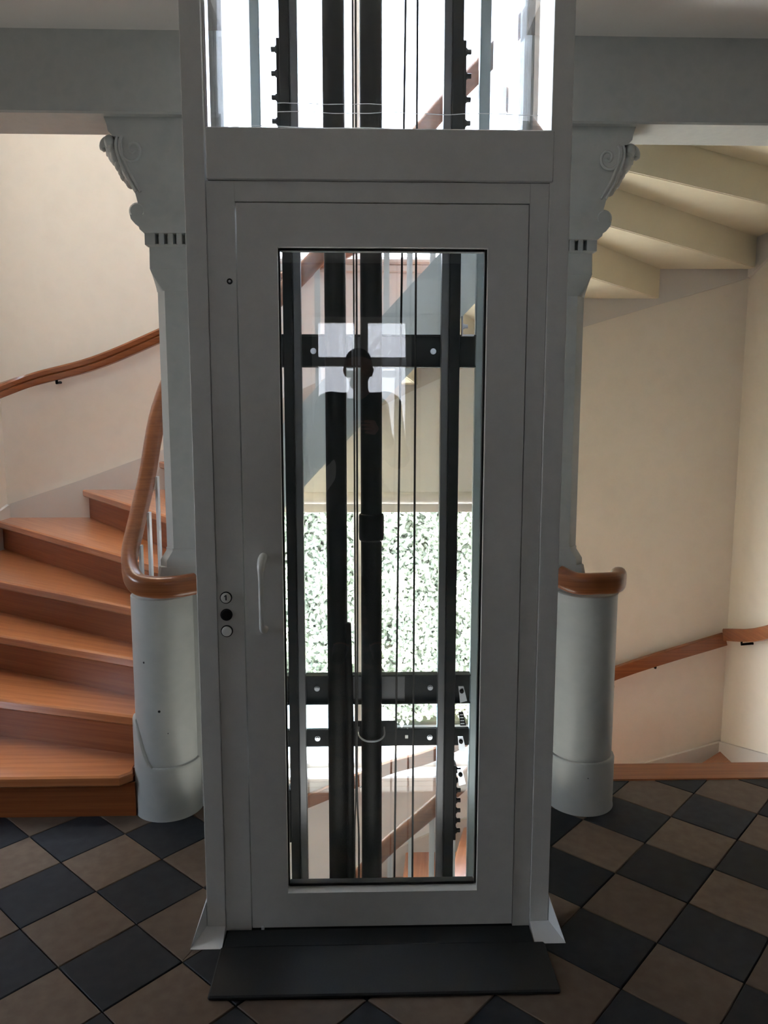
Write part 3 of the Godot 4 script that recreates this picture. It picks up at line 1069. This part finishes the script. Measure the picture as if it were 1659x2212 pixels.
func build_shaft_gear() -> void:
	# guide rails with their joint plates
	for sx in [-1.0, 1.0]:
		var xi: float = -.300 if sx < 0 else .262     # inner edge of the grey flange
		var o := thing("guide_rail", "dark steel guide rail seen through the glass at the left of the shaft" if sx < 0 else "dark steel guide rail seen through the glass at the right of the shaft", "guide rail", Vector3(xi, -1.0, -1.1))
		var x1: float = xi + sx * .030
		var x2: float = xi + (-.068 if sx < 0 else .072)
		slabs([[Vector3(minf(xi, x1), -1.0, -1.13), Vector3(maxf(xi, x1), 5.6, -1.085)]], "flange", M.rail_steel, o)
		slabs([[Vector3(minf(x1, x2), -1.0, -1.14), Vector3(maxf(x1, x2), 5.6, -1.06)]], "web", M.black_steel, o)
		for joint in ([[2.58, 2.90, 4], [-.36, -.12, 4]] if sx < 0 else [[2.58, 2.90, 4], [-.36, -.02, 7]]):
			slabs([[Vector3(minf(x2, x2 + sx * .012), joint[0], -1.135), Vector3(maxf(x2, x2 + sx * .012), joint[1], -1.07)]], "joint_plate", M.black_steel, o)
			for k in joint[2]:
				var y: float = lerpf(joint[0] + .03, joint[1] - .03, k / float(joint[2] - 1))
				var b := Shape.new()
				bolt(b, Vector3(x2 + sx * .012, y, -1.10), Vector3(sx, 0, 0), .010, .022)
				part(b, "bolt", M.black_steel, o)
	# clips beside the right rail
	var n := 0
	for c in [[.300, "bright bent steel bracket with a bolt beside the right guide rail, above the slotted strip"], [.185, "dark slotted strip hanging beside the right guide rail"], [.075, "pale steel clip plate beside the right guide rail, below the slotted strip"], [-.075, "lowest pale steel clip plate beside the right guide rail"]]:
		var y: float = c[0]
		var o := thing("rail_bracket", c[1], "bracket", Vector3(.37, y, -1.08))
		var s := Shape.new()
		if n == 1:
			s.plate(PackedVector2Array([Vector2(.352, y + .035), Vector2(.372, y + .035), Vector2(.386, y - .025), Vector2(.360, y - .025)]), -1.085, -1.08)
			part(s, "strip", M.black_steel, o)
			for k in 4:
				slabs([[Vector3(.358 + k * .001, y + .022 - k * .013, -1.08), Vector3(.372 + k * .002, y + .026 - k * .013, -1.078)]], "slot", M.bracket_steel, o, .0005)
		else:
			s.plate(PackedVector2Array([Vector2(.350, y + .035), Vector2(.372, y + .035), Vector2(.388, y - .03), Vector2(.358, y - .038)]), -1.085, -1.08)
			part(s, "plate", M.bracket_steel, o)
			s = Shape.new()
			bolt(s, Vector3(.364, y + .014, -1.08), Vector3(0, 0, 1), .007, .012)
			part(s, "bolt", M.black_steel, o)
		n += 1
	var lb := thing("rail_bracket", "small bright L-shaped bracket on the upper cross beam beside the right guide rail", "bracket", Vector3(.36, 1.80, -1.09))
	slabs([[Vector3(.343, 1.80, -1.10), Vector3(.348, 1.875, -1.075)], [Vector3(.343, 1.796, -1.10), Vector3(.392, 1.802, -1.07)]], "angle", M.bracket_steel, lb, .001)
	var lbb := Shape.new()
	bolt(lbb, Vector3(.348, 1.835, -1.088), Vector3(1, 0, 0), .008, .02)
	part(lbb, "bolt", M.bracket_steel, lb)
	# cross beams behind the rails
	var names := ["upper dark steel cross beam between the guide rails at head height", "middle dark steel cross beam between the guide rails below the window", "lowest thin steel cross beam carrying the U-shaped pipe clamp"]
	n = 0
	for b in [[1.675, 1.805], [.243, .373], [.043, .120]]:
		var o := thing("cross_beam", names[n], "steel beam", Vector3(0, b[0], -1.14))
		slabs([[Vector3(-.45, b[0], -1.165), Vector3(.408, b[1], -1.142)]], "web", M.beam_steel, o)
		if n < 2:
			slabs([[Vector3(-.45, b[1] - .006, -1.142), Vector3(.408, b[1], -1.118)], [Vector3(-.45, b[0], -1.142), Vector3(.408, b[0] + .006, -1.118)]], "lip", M.beam_steel, o)
			slabs([[Vector3(-.10, b[0] + .002, -1.142), Vector3(.125, b[1] - .008, -1.138)]], "splice_plate", M.rail_steel, o)
		for x in [-.255, .235]:
			var s := Shape.new()
			bolt(s, Vector3(x, (b[0] + b[1]) / 2, -1.142), Vector3(0, 0, 1), .009, .01)
			part(s, "bolt", M.bracket_steel, o)
		if n == 2:
			slabs([[Vector3(-.105, b[1] - .01, -1.14), Vector3(.085, b[1] + .042, -1.134)]], "clamp_plate", M.beam_steel, o)
			var u := Shape.new()
			u.tube(smooth_path([Vector3(-.076, b[1] + .015, -1.136), Vector3(-.074, b[1] + .0, -1.08), Vector3(-.05, b[1] - .002, -1.035), Vector3(-.02, b[1] - .002, -1.025), Vector3(.01, b[1] - .002, -1.035), Vector3(.034, b[1] + .0, -1.08), Vector3(.036, b[1] + .015, -1.136)], 5), .004, 8)
			part(u, "u_bolt", M.bracket_steel, o)
			slabs([[Vector3(.127, b[0] + .035, -1.1418), Vector3(.140, b[0] + .050, -1.14)]], "square_hole_plug", M.white_paint, o, .0005)
		n += 1
	# hydraulic pipes
	var o := thing("hydraulic_pipe", "thick black vertical pipe in the left half of the shaft", "pipe", Vector3(-.163, -1.0, -1.08))
	var s := Shape.new()
	s.tube(PackedVector3Array([Vector3(-.163, -1.0, -1.08), Vector3(-.163, 5.6, -1.08)]), .0425, 24)
	part(s, "tube", M.pipe_black, o)
	s = Shape.new()
	s.tube(PackedVector3Array([Vector3(-.110, -1.0, -1.06), Vector3(-.113, .2, -1.06), Vector3(-.122, .62, -1.065)]), .017, 14)
	part(s, "side_hose", M.pipe_black, o)
	o = thing("hydraulic_pipe", "thick black vertical pipe with a wide collar near the middle of the shaft", "pipe", Vector3(-.02, -1.0, -1.08))
	s = Shape.new()
	s.tube(PackedVector3Array([Vector3(-.02, -1.0, -1.08), Vector3(-.02, 5.6, -1.08)]), .0435, 24)
	part(s, "tube", M.pipe_black, o)
	s = Shape.new()
	s.lathe(Vector3(-.02, 0, -1.08), PackedVector2Array([Vector2(.044, .965), Vector2(.051, .972), Vector2(.052, .98), Vector2(.052, 1.068), Vector2(.050, 1.076), Vector2(.044, 1.08)]), 28)
	part(s, "collar", M.pipe_black, o)
	# cables
	var cables := [["twin black cable hanging close to the left of the collared pipe, nearer one", [Vector3(-.0765, 5.6, -1.0), Vector3(-.0775, 1.0, -1.0), Vector3(-.083, .0, -1.0), Vector3(-.0755, -.35, -1.0), Vector3(-.082, -1.0, -1.0)], .0038], ["twin black cable hanging close to the left of the collared pipe, further one", [Vector3(-.088, 5.6, -1.02), Vector3(-.088, 1.0, -1.02), Vector3(-.0865, .0, -1.02), Vector3(-.094, -.35, -1.02), Vector3(-.089, -1.0, -1.02)], .0032], ["thin black rope slanting slightly down the right half of the shaft", [Vector3(.135, 5.6, -.95), Vector3(.089, 1.4, -.95), Vector3(.070, -1.0, -.95)], .0042], ["straight thin black rope hanging left of the right guide rail", [Vector3(.152, 5.6, -1.0), Vector3(.153, -1.0, -1.0)], .0042]]
	for c in cables:
		s = Shape.new()
		s.tube(smooth_path(c[1], 8), c[2], 8)
		tag(part(s, "cable", M.rubber), c[0], "cable")


# ---------- outside ----------
func build_outside() -> void:
	var s := Shape.new()
	s.box(Vector3(-40, -3.6, -40), Vector3(40, -3.35, ZB - .36), 0)
	structure(s, "ground", plain("paving", Color(.74, .74, .73), 0.9))
	var leafm := plain("leaf_green", Color.WHITE, 0.5)
	leafm.vertex_color_use_as_albedo = true
	leafm.backlight_enabled = true
	leafm.backlight = Color(.25, .3, .15)
	var leaf := Shape.new()
	leaf.shell(PackedVector3Array([Vector3(0, 0, 0), Vector3(.035, .05, .012), Vector3(0, .055, -.004), Vector3(0, 0, 0), Vector3(0, .055, -.004), Vector3(-.035, .05, .012), Vector3(0, .11, 0), Vector3(0, .055, -.004), Vector3(.035, .05, .012), Vector3(0, .11, 0), Vector3(-.035, .05, .012), Vector3(0, .055, -.004)]))
	var mm := MultiMesh.new()
	mm.transform_format = MultiMesh.TRANSFORM_3D
	mm.use_colors = true
	mm.mesh = leaf.mesh(leafm, 20)
	var rng := RandomNumberGenerator.new()
	rng.seed = 3
	var count := 80000
	mm.instance_count = count
	var bulge := FastNoiseLite.new()
	bulge.seed = 4
	bulge.frequency = 0.9
	for i in count:
		var x := rng.randf_range(-3.6, 3.6)
		var y := rng.randf_range(-3.1, 3.0)
		var z := -9.0 + bulge.get_noise_2d(x, y) * .35 + rng.randf_range(-.22, .12)
		var b := Basis.from_euler(Vector3(rng.randf_range(-1.2, .6), rng.randf_range(-1.2, 1.2), rng.randf_range(-PI, PI))).scaled(Vector3.ONE * rng.randf_range(.5, 1.1))
		mm.set_instance_transform(i, Transform3D(b, Vector3(x, y, z)))
		var g := rng.randf_range(.55, 1.1)
		mm.set_instance_color(i, Color(.44 * g, .50 * g, .40 * g))
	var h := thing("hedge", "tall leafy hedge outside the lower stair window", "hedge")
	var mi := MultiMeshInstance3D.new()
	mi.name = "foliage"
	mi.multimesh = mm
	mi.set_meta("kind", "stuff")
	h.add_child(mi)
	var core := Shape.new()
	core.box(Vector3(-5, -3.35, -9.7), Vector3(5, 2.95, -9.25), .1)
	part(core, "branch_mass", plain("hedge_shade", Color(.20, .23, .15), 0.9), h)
	# pale car in front of the hedge
	var car := thing("car", "pale blue car parked outside in front of the hedge", "car", Vector3(-1.9, -3.35, -7.4))
	var g := -3.35
	s = Shape.new()
	s.plate(PackedVector2Array([Vector2(-3.9, g + .35), Vector2(.15, g + .35), Vector2(.28, g + .5), Vector2(.26, g + .78), Vector2(-.2, g + .92), Vector2(-.95, g + 1.0), Vector2(-3.6, g + 1.0), Vector2(-3.95, g + .85)]), -8.1, -6.7)
	part(s, "body", plain("car_blue", Color(.42, .52, .58), 0.25), car)
	s = Shape.new()
	s.plate(PackedVector2Array([Vector2(-3.3, g + 1.0), Vector2(-.95, g + 1.0), Vector2(-1.35, g + 1.42), Vector2(-1.65, g + 1.5), Vector2(-2.75, g + 1.5)]), -8.0, -6.8)
	part(s, "cabin", M.car_blue, car)
	s = Shape.new()
	s.plate(PackedVector2Array([Vector2(-3.0, g + 1.04), Vector2(-1.15, g + 1.04), Vector2(-1.45, g + 1.38), Vector2(-2.65, g + 1.42)]), -6.8, -6.785)
	part(s, "side_window", plain("car_glass", Color(.35, .42, .46), 0.1), car)
	for x in [-.55, -3.2]:
		s = Shape.new()
		s.tube(PackedVector3Array([Vector3(x, g + .32, -6.9), Vector3(x, g + .32, -6.68)]), .32, 24)
		part(s, "wheel", M.rubber, car)


# ---------- entrance behind the camera ----------
func build_entrance() -> void:
	var d := thing("door_1", "white entrance door with four panes behind the camera", "", Vector3(-.06, 0, HALL_Z + .1), "", "structure")
	var z0 := HALL_Z + .08
	var z1 := HALL_Z + .14
	slabs([[Vector3(-.50, 0, z0), Vector3(-.445, 2.31, z1)], [Vector3(.322, 0, z0), Vector3(.375, 2.31, z1)], [Vector3(-.445, 2.26, z0), Vector3(.322, 2.31, z1)], [Vector3(-.128, 0, z0), Vector3(-.008, 2.26, z1)], [Vector3(-.445, 1.885, z0), Vector3(-.128, 1.965, z1)], [Vector3(-.008, 1.885, z0), Vector3(.322, 1.965, z1)], [Vector3(-.445, 0, z0), Vector3(-.128, 1.12, z1)], [Vector3(-.008, 0, z0), Vector3(.322, 1.12, z1)]], "door_frame", M.frame_white, d)
	for x in [[-.445, -.128], [-.008, .322]]:
		for y in [[1.12, 1.885], [1.965, 2.26]]:
			slabs([[Vector3(x[0], y[0], z0 + .03), Vector3(x[1], y[1], z0 + .036)]], "pane", M.glass, d, 0)
	# the street front across the way, which keeps the hall dim
	var s := Shape.new()
	s.box(Vector3(-14, -3.4, HALL_Z + 11.0), Vector3(14, 7.0, HALL_Z + 11.4), 0)
	structure(s, "wall_street", plain("street_render", Color(.88, .86, .85), 0.9))
	s = Shape.new()
	s.box(Vector3(-14, -.4, HALL_Z + .3), Vector3(14, -.1, HALL_Z + 11.0), 0)
	structure(s, "street", plain("asphalt", Color(.45, .45, .45), 0.9))


# ---------- the person holding the phone, seen only mirrored in the door pane ----------
# bones: [from, to, radius there, radius here]; distances joined by a smooth minimum and meshed as surface nets
func field_mesh(bones: Array, cell: float, k: float, into: Shape) -> void:
	var lo := Vector3.ONE * 1e6
	var hi := -lo
	for b in bones:
		var m: float = maxf(b[2], b[3]) + cell * 2.0
		lo = lo.min((b[0] as Vector3).min(b[1]) - Vector3.ONE * m)
		hi = hi.max((b[0] as Vector3).max(b[1]) + Vector3.ONE * m)
	var nx := int((hi.x - lo.x) / cell) + 2
	var ny := int((hi.y - lo.y) / cell) + 2
	var nz := int((hi.z - lo.z) / cell) + 2
	var val := PackedFloat32Array()
	val.resize(nx * ny * nz)
	val.fill(1.0)
	for b in bones:   # each bone only touches the cells near it
		var a: Vector3 = b[0]
		var ab: Vector3 = b[1] - a
		var ra: float = b[2]
		var dr: float = b[3] - ra
		var l2 := maxf(ab.length_squared(), 1e-8)
		var m: float = maxf(b[2], b[3]) + maxf(cell * 2.0, k * 1.5)
		var p0 := (a.min(b[1]) - Vector3.ONE * m - lo) / cell
		var p1 := (a.max(b[1]) + Vector3.ONE * m - lo) / cell
		for x in range(maxi(int(p0.x), 0), mini(int(p1.x) + 1, nx)):
			for y in range(maxi(int(p0.y), 0), mini(int(p1.y) + 1, ny)):
				for z in range(maxi(int(p0.z), 0), mini(int(p1.z) + 1, nz)):
					var p := lo + Vector3(x, y, z) * cell
					var t := clampf((p - a).dot(ab) / l2, 0.0, 1.0)
					var d := (p - a - ab * t).length() - (ra + dr * t)
					var at := (x * ny + y) * nz + z
					var e := val[at]
					var h := maxf(k - absf(e - d), 0.0) / k
					val[at] = minf(e, d) - h * h * k * 0.25
	var vert := {}
	var step := [1, nz, ny * nz]
	for x in nx - 1:
		for y in ny - 1:
			for z in nz - 1:
				var at := (x * ny + y) * nz + z
				var sum := Vector3.ZERO
				var n := 0
				for e in 12:
					var ax := e / 4
					var o1 := (e & 1)
					var o2 := (e >> 1) & 1
					var c := Vector3i.ZERO
					c[(ax + 1) % 3] = o1
					c[(ax + 2) % 3] = o2
					var ia := at + c.x * ny * nz + c.y * nz + c.z
					var ib: int = ia + step[2 - ax]
					if (val[ia] < 0.0) != (val[ib] < 0.0):
						var q := Vector3(c)
						q[ax] = val[ia] / (val[ia] - val[ib])
						sum += q
						n += 1
				if n > 0:
					vert[at] = lo + (Vector3(x, y, z) + sum / n) * cell
	var tris := PackedVector3Array()
	for at in vert:
		for ax in 3:
			var s1: int = step[2 - (ax + 1) % 3]
			var s2: int = step[2 - (ax + 2) % 3]
			if (val[at] < 0.0) == (val[at + step[2 - ax]] < 0.0):
				continue
			if not (vert.has(at - s1) and vert.has(at - s2) and vert.has(at - s1 - s2)):
				continue
			var q := [vert[at], vert[at - s1], vert[at - s1 - s2], vert[at - s2]]
			if val[at] < 0.0:
				tris.append_array(PackedVector3Array([q[0], q[1], q[2], q[0], q[2], q[3]]))
			else:
				tris.append_array(PackedVector3Array([q[0], q[2], q[1], q[0], q[3], q[2]]))
	into.shell(tris)


func build_person() -> void:
	var c := Vector3(-.08, 0, 2.46)
	var o := thing("person", "person in a dark jacket holding up a phone, mirrored in the lift's glass", "person", c)
	var v := func(x: float, y: float, z: float) -> Vector3: return c + Vector3(x, y, z)
	var skin := plain("skin", Color(.72, .52, .42), 0.5)
	var dark := plain("jacket_cloth", Color(.075, .075, .085), 0.85)
	var jeans := plain("trouser_cloth", Color(.09, .10, .13), 0.85)
	var body := Shape.new()
	var left_wrist: Vector3 = v.call(-.055, 1.375, -.335)
	var right_wrist: Vector3 = v.call(.105, 1.375, -.335)
	var trunk := [[v.call(-.075, .96, .01), v.call(.075, .96, .01), .115, .115], [v.call(0, .98, .01), v.call(0, 1.2, .0), .125, .12], [v.call(-.07, 1.34, .0), v.call(.07, 1.34, .0), .12, .12], [v.call(-.15, 1.53, .01), v.call(.15, 1.53, .01), .062, .062], [v.call(0, 1.5, .02), v.call(0, 1.62, .0), .062, .055]]
	var arms := [[v.call(-.185, 1.525, .01), v.call(-.23, 1.23, -.07), .056, .045], [v.call(-.23, 1.23, -.07), left_wrist, .044, .029], [v.call(.185, 1.525, .01), v.call(.23, 1.23, -.07), .056, .045], [v.call(.23, 1.23, -.07), right_wrist, .044, .029]]
	var legs := [[v.call(-.09, .93, .0), v.call(-.10, .50, -.01), .088, .06], [v.call(-.10, .50, -.01), v.call(-.11, .09, .02), .058, .038], [v.call(.09, .93, .0), v.call(.10, .50, -.01), .088, .06], [v.call(.10, .50, -.01), v.call(.11, .09, .02), .058, .038]]
	var feet := [[v.call(-.11, .055, .05), v.call(-.125, .04, -.15), .042, .034], [v.call(.11, .055, .05), v.call(.125, .04, -.15), .042, .034]]
	field_mesh(trunk + arms + legs + feet, .016, .05, body)
	# head: skull, jaw, nose, ears, brow, lips, chin
	var head := [[v.call(0, 1.76, .01), v.call(0, 1.755, -.01), .083, .08], [v.call(0, 1.70, -.025), v.call(0, 1.665, -.035), .062, .048], [v.call(0, 1.735, -.09), v.call(0, 1.705, -.108), .009, .014], [v.call(-.03, 1.745, -.078), v.call(.03, 1.745, -.078), .012, .012], [v.call(-.018, 1.675, -.083), v.call(.018, 1.675, -.083), .009, .009], [v.call(0, 1.645, -.072), v.call(0, 1.64, -.06), .018, .02], [v.call(-.074, 1.705, .0), v.call(-.079, 1.735, .008), .008, .011], [v.call(.074, 1.705, .0), v.call(.079, 1.735, .008), .008, .011], [v.call(0, 1.56, .01), v.call(0, 1.68, .0), .054, .056]]
	field_mesh(head, .006, .02, body)
	# hands closed on the two edges of the phone
	for sx in [-1.0, 1.0]:
		var px: float = -.053 + sx * .042
		var wrist: Vector3 = left_wrist if sx < 0 else right_wrist
		var hand := [[wrist, Vector3(px + sx * .026, 1.40, 2.105), .024, .02], [Vector3(px + sx * .02, 1.385, 2.095), Vector3(px + sx * .016, 1.425, 2.09), .017, .015]]
		field_mesh(hand, .005, .012, body)
		for f in 4:
			var y: float = 1.378 + f * .0195
			var reach: float = [.040, .046, .048, .044][f]
			field_mesh([[Vector3(px + sx * .018, y, 2.09), Vector3(px + sx * .012, y + .002, 2.063), .0088, .0085], [Vector3(px + sx * .012, y + .002, 2.063), Vector3(px - sx * (reach - .026), y + .004, 2.0585), .0083, .0076], [Vector3(px - sx * (reach - .026), y + .004, 2.0585), Vector3(px - sx * (reach - .012), y + .005, 2.0605), .0074, .0066]], .0035, .005, body)
		field_mesh([[Vector3(px + sx * .018, 1.39, 2.10), Vector3(px + sx * .004, 1.415, 2.098), .0115, .0105], [Vector3(px + sx * .004, 1.415, 2.098), Vector3(px - sx * .012, 1.437, 2.088), .010, .0082]], .0035, .006, body)
	part(body, "body", skin, o, 80)
	var grow := func(bones: Array, d: float) -> Array:
		var out := []
		for b in bones:
			out.append([b[0], b[1], b[2] + d, b[3] + d])
		return out
	var s := Shape.new()
	field_mesh(grow.call(trunk.slice(0, 4) + arms + [[v.call(-.08, .88, .0), v.call(.08, .88, .0), .11, .11]], .014), .016, .05, s)
	part(s, "jacket", dark, o, 80)
	s = Shape.new()
	field_mesh(grow.call(legs, .014), .016, .03, s)
	part(s, "trousers", jeans, o, 80)
	s = Shape.new()
	field_mesh(grow.call(feet, .008), .01, .02, s)
	part(s, "shoes", M.black_plastic, o, 80)
	s = Shape.new()
	field_mesh([[v.call(0, 1.785, .02), v.call(0, 1.785, .0), .078, .074], [v.call(0, 1.73, .05), v.call(0, 1.69, .045), .062, .05]], .007, .03, s)
	part(s, "hair", plain("dark_hair", Color(.08, .06, .05), 0.7), o, 80)
	for x in [-.03, .03]:
		s = Shape.new()
		s.tube(PackedVector3Array([v.call(x, 1.725, -.070), v.call(x, 1.725, -.079), v.call(x, 1.725, -.082)]), [.011, .0085, .004], 12)
		part(s, "eye", M.white_paint, o)
	s = Shape.new()
	s.box(Vector3(-.0915, 1.372, 2.068), Vector3(-.0145, 1.522, 2.0765), .003)
	tag(part(s, "phone", M.black_plastic), "black phone held upright in the hands of the mirrored person", "phone")


func _ready() -> void:
	make_materials()
	camera_and_light()
	build_shell()
	build_stairs()
	build_rails()
	build_pedestal(-.795, "white cylindrical newel pedestal at the foot of the left stair", true)
	build_pedestal(.782, "grey cylindrical newel pedestal beside the right landing edge", false)
	build_column(false)
	build_column(true)
	build_lift()
	build_shaft_gear()
	build_outside()
	build_entrance()
	build_person()
	var setting := {"floor": ["checkerboard floor of dark and beige tiles laid diagonally round the lift", "floor"], "ceiling": ["pale flat ceiling of the hall above the arch beams", "ceiling"], "wall_left": ["cream left side wall of the stairwell beside the climbing steps", "wall"], "wall_right": ["cream right side wall of the stairwell beyond the corner", "wall"], "wall_back": ["cream back wall of the stairwell holding the two large windows", "wall"], "wall_front": ["dark timber wall of the hall behind the viewer", "wall"], "wall_hall_left": ["plain left wall of the hall before the lift", "wall"], "wall_hall_right": ["plain right wall of the hall before the lift", "wall"], "wall_below": ["cream wall closing the landing below the floor", "wall"], "roof": ["flat roof over the stairwell with a skylight", "roof"], "floor_below": ["grey floor at the foot of the lower stairs", "floor"], "trim_1": ["grey arch beam over the left stair flight", "beam"], "trim_2": ["grey arch beam over the right stair flight", "beam"], "window_1": ["lower stair window behind the lift, full of bright foliage", "window"], "window_2": ["upper stair window behind the lift, blown out white", "window"], "window_3": ["small window in the hall's left wall", "window"], "window_4": ["glazed skylight in the roof over the stairs", "skylight"], "door_1": ["white entrance door with four panes, mirrored in the lift's glass", "door"], "ground": ["pale paved ground outside below the stair windows", "ground"], "wall_street": ["pale house front across the street from the entrance", "wall"], "street": ["grey asphalt street before the entrance door", "street"]}
	for n in setting:
		tag(get_node(NodePath(n)), setting[n][0], setting[n][1])
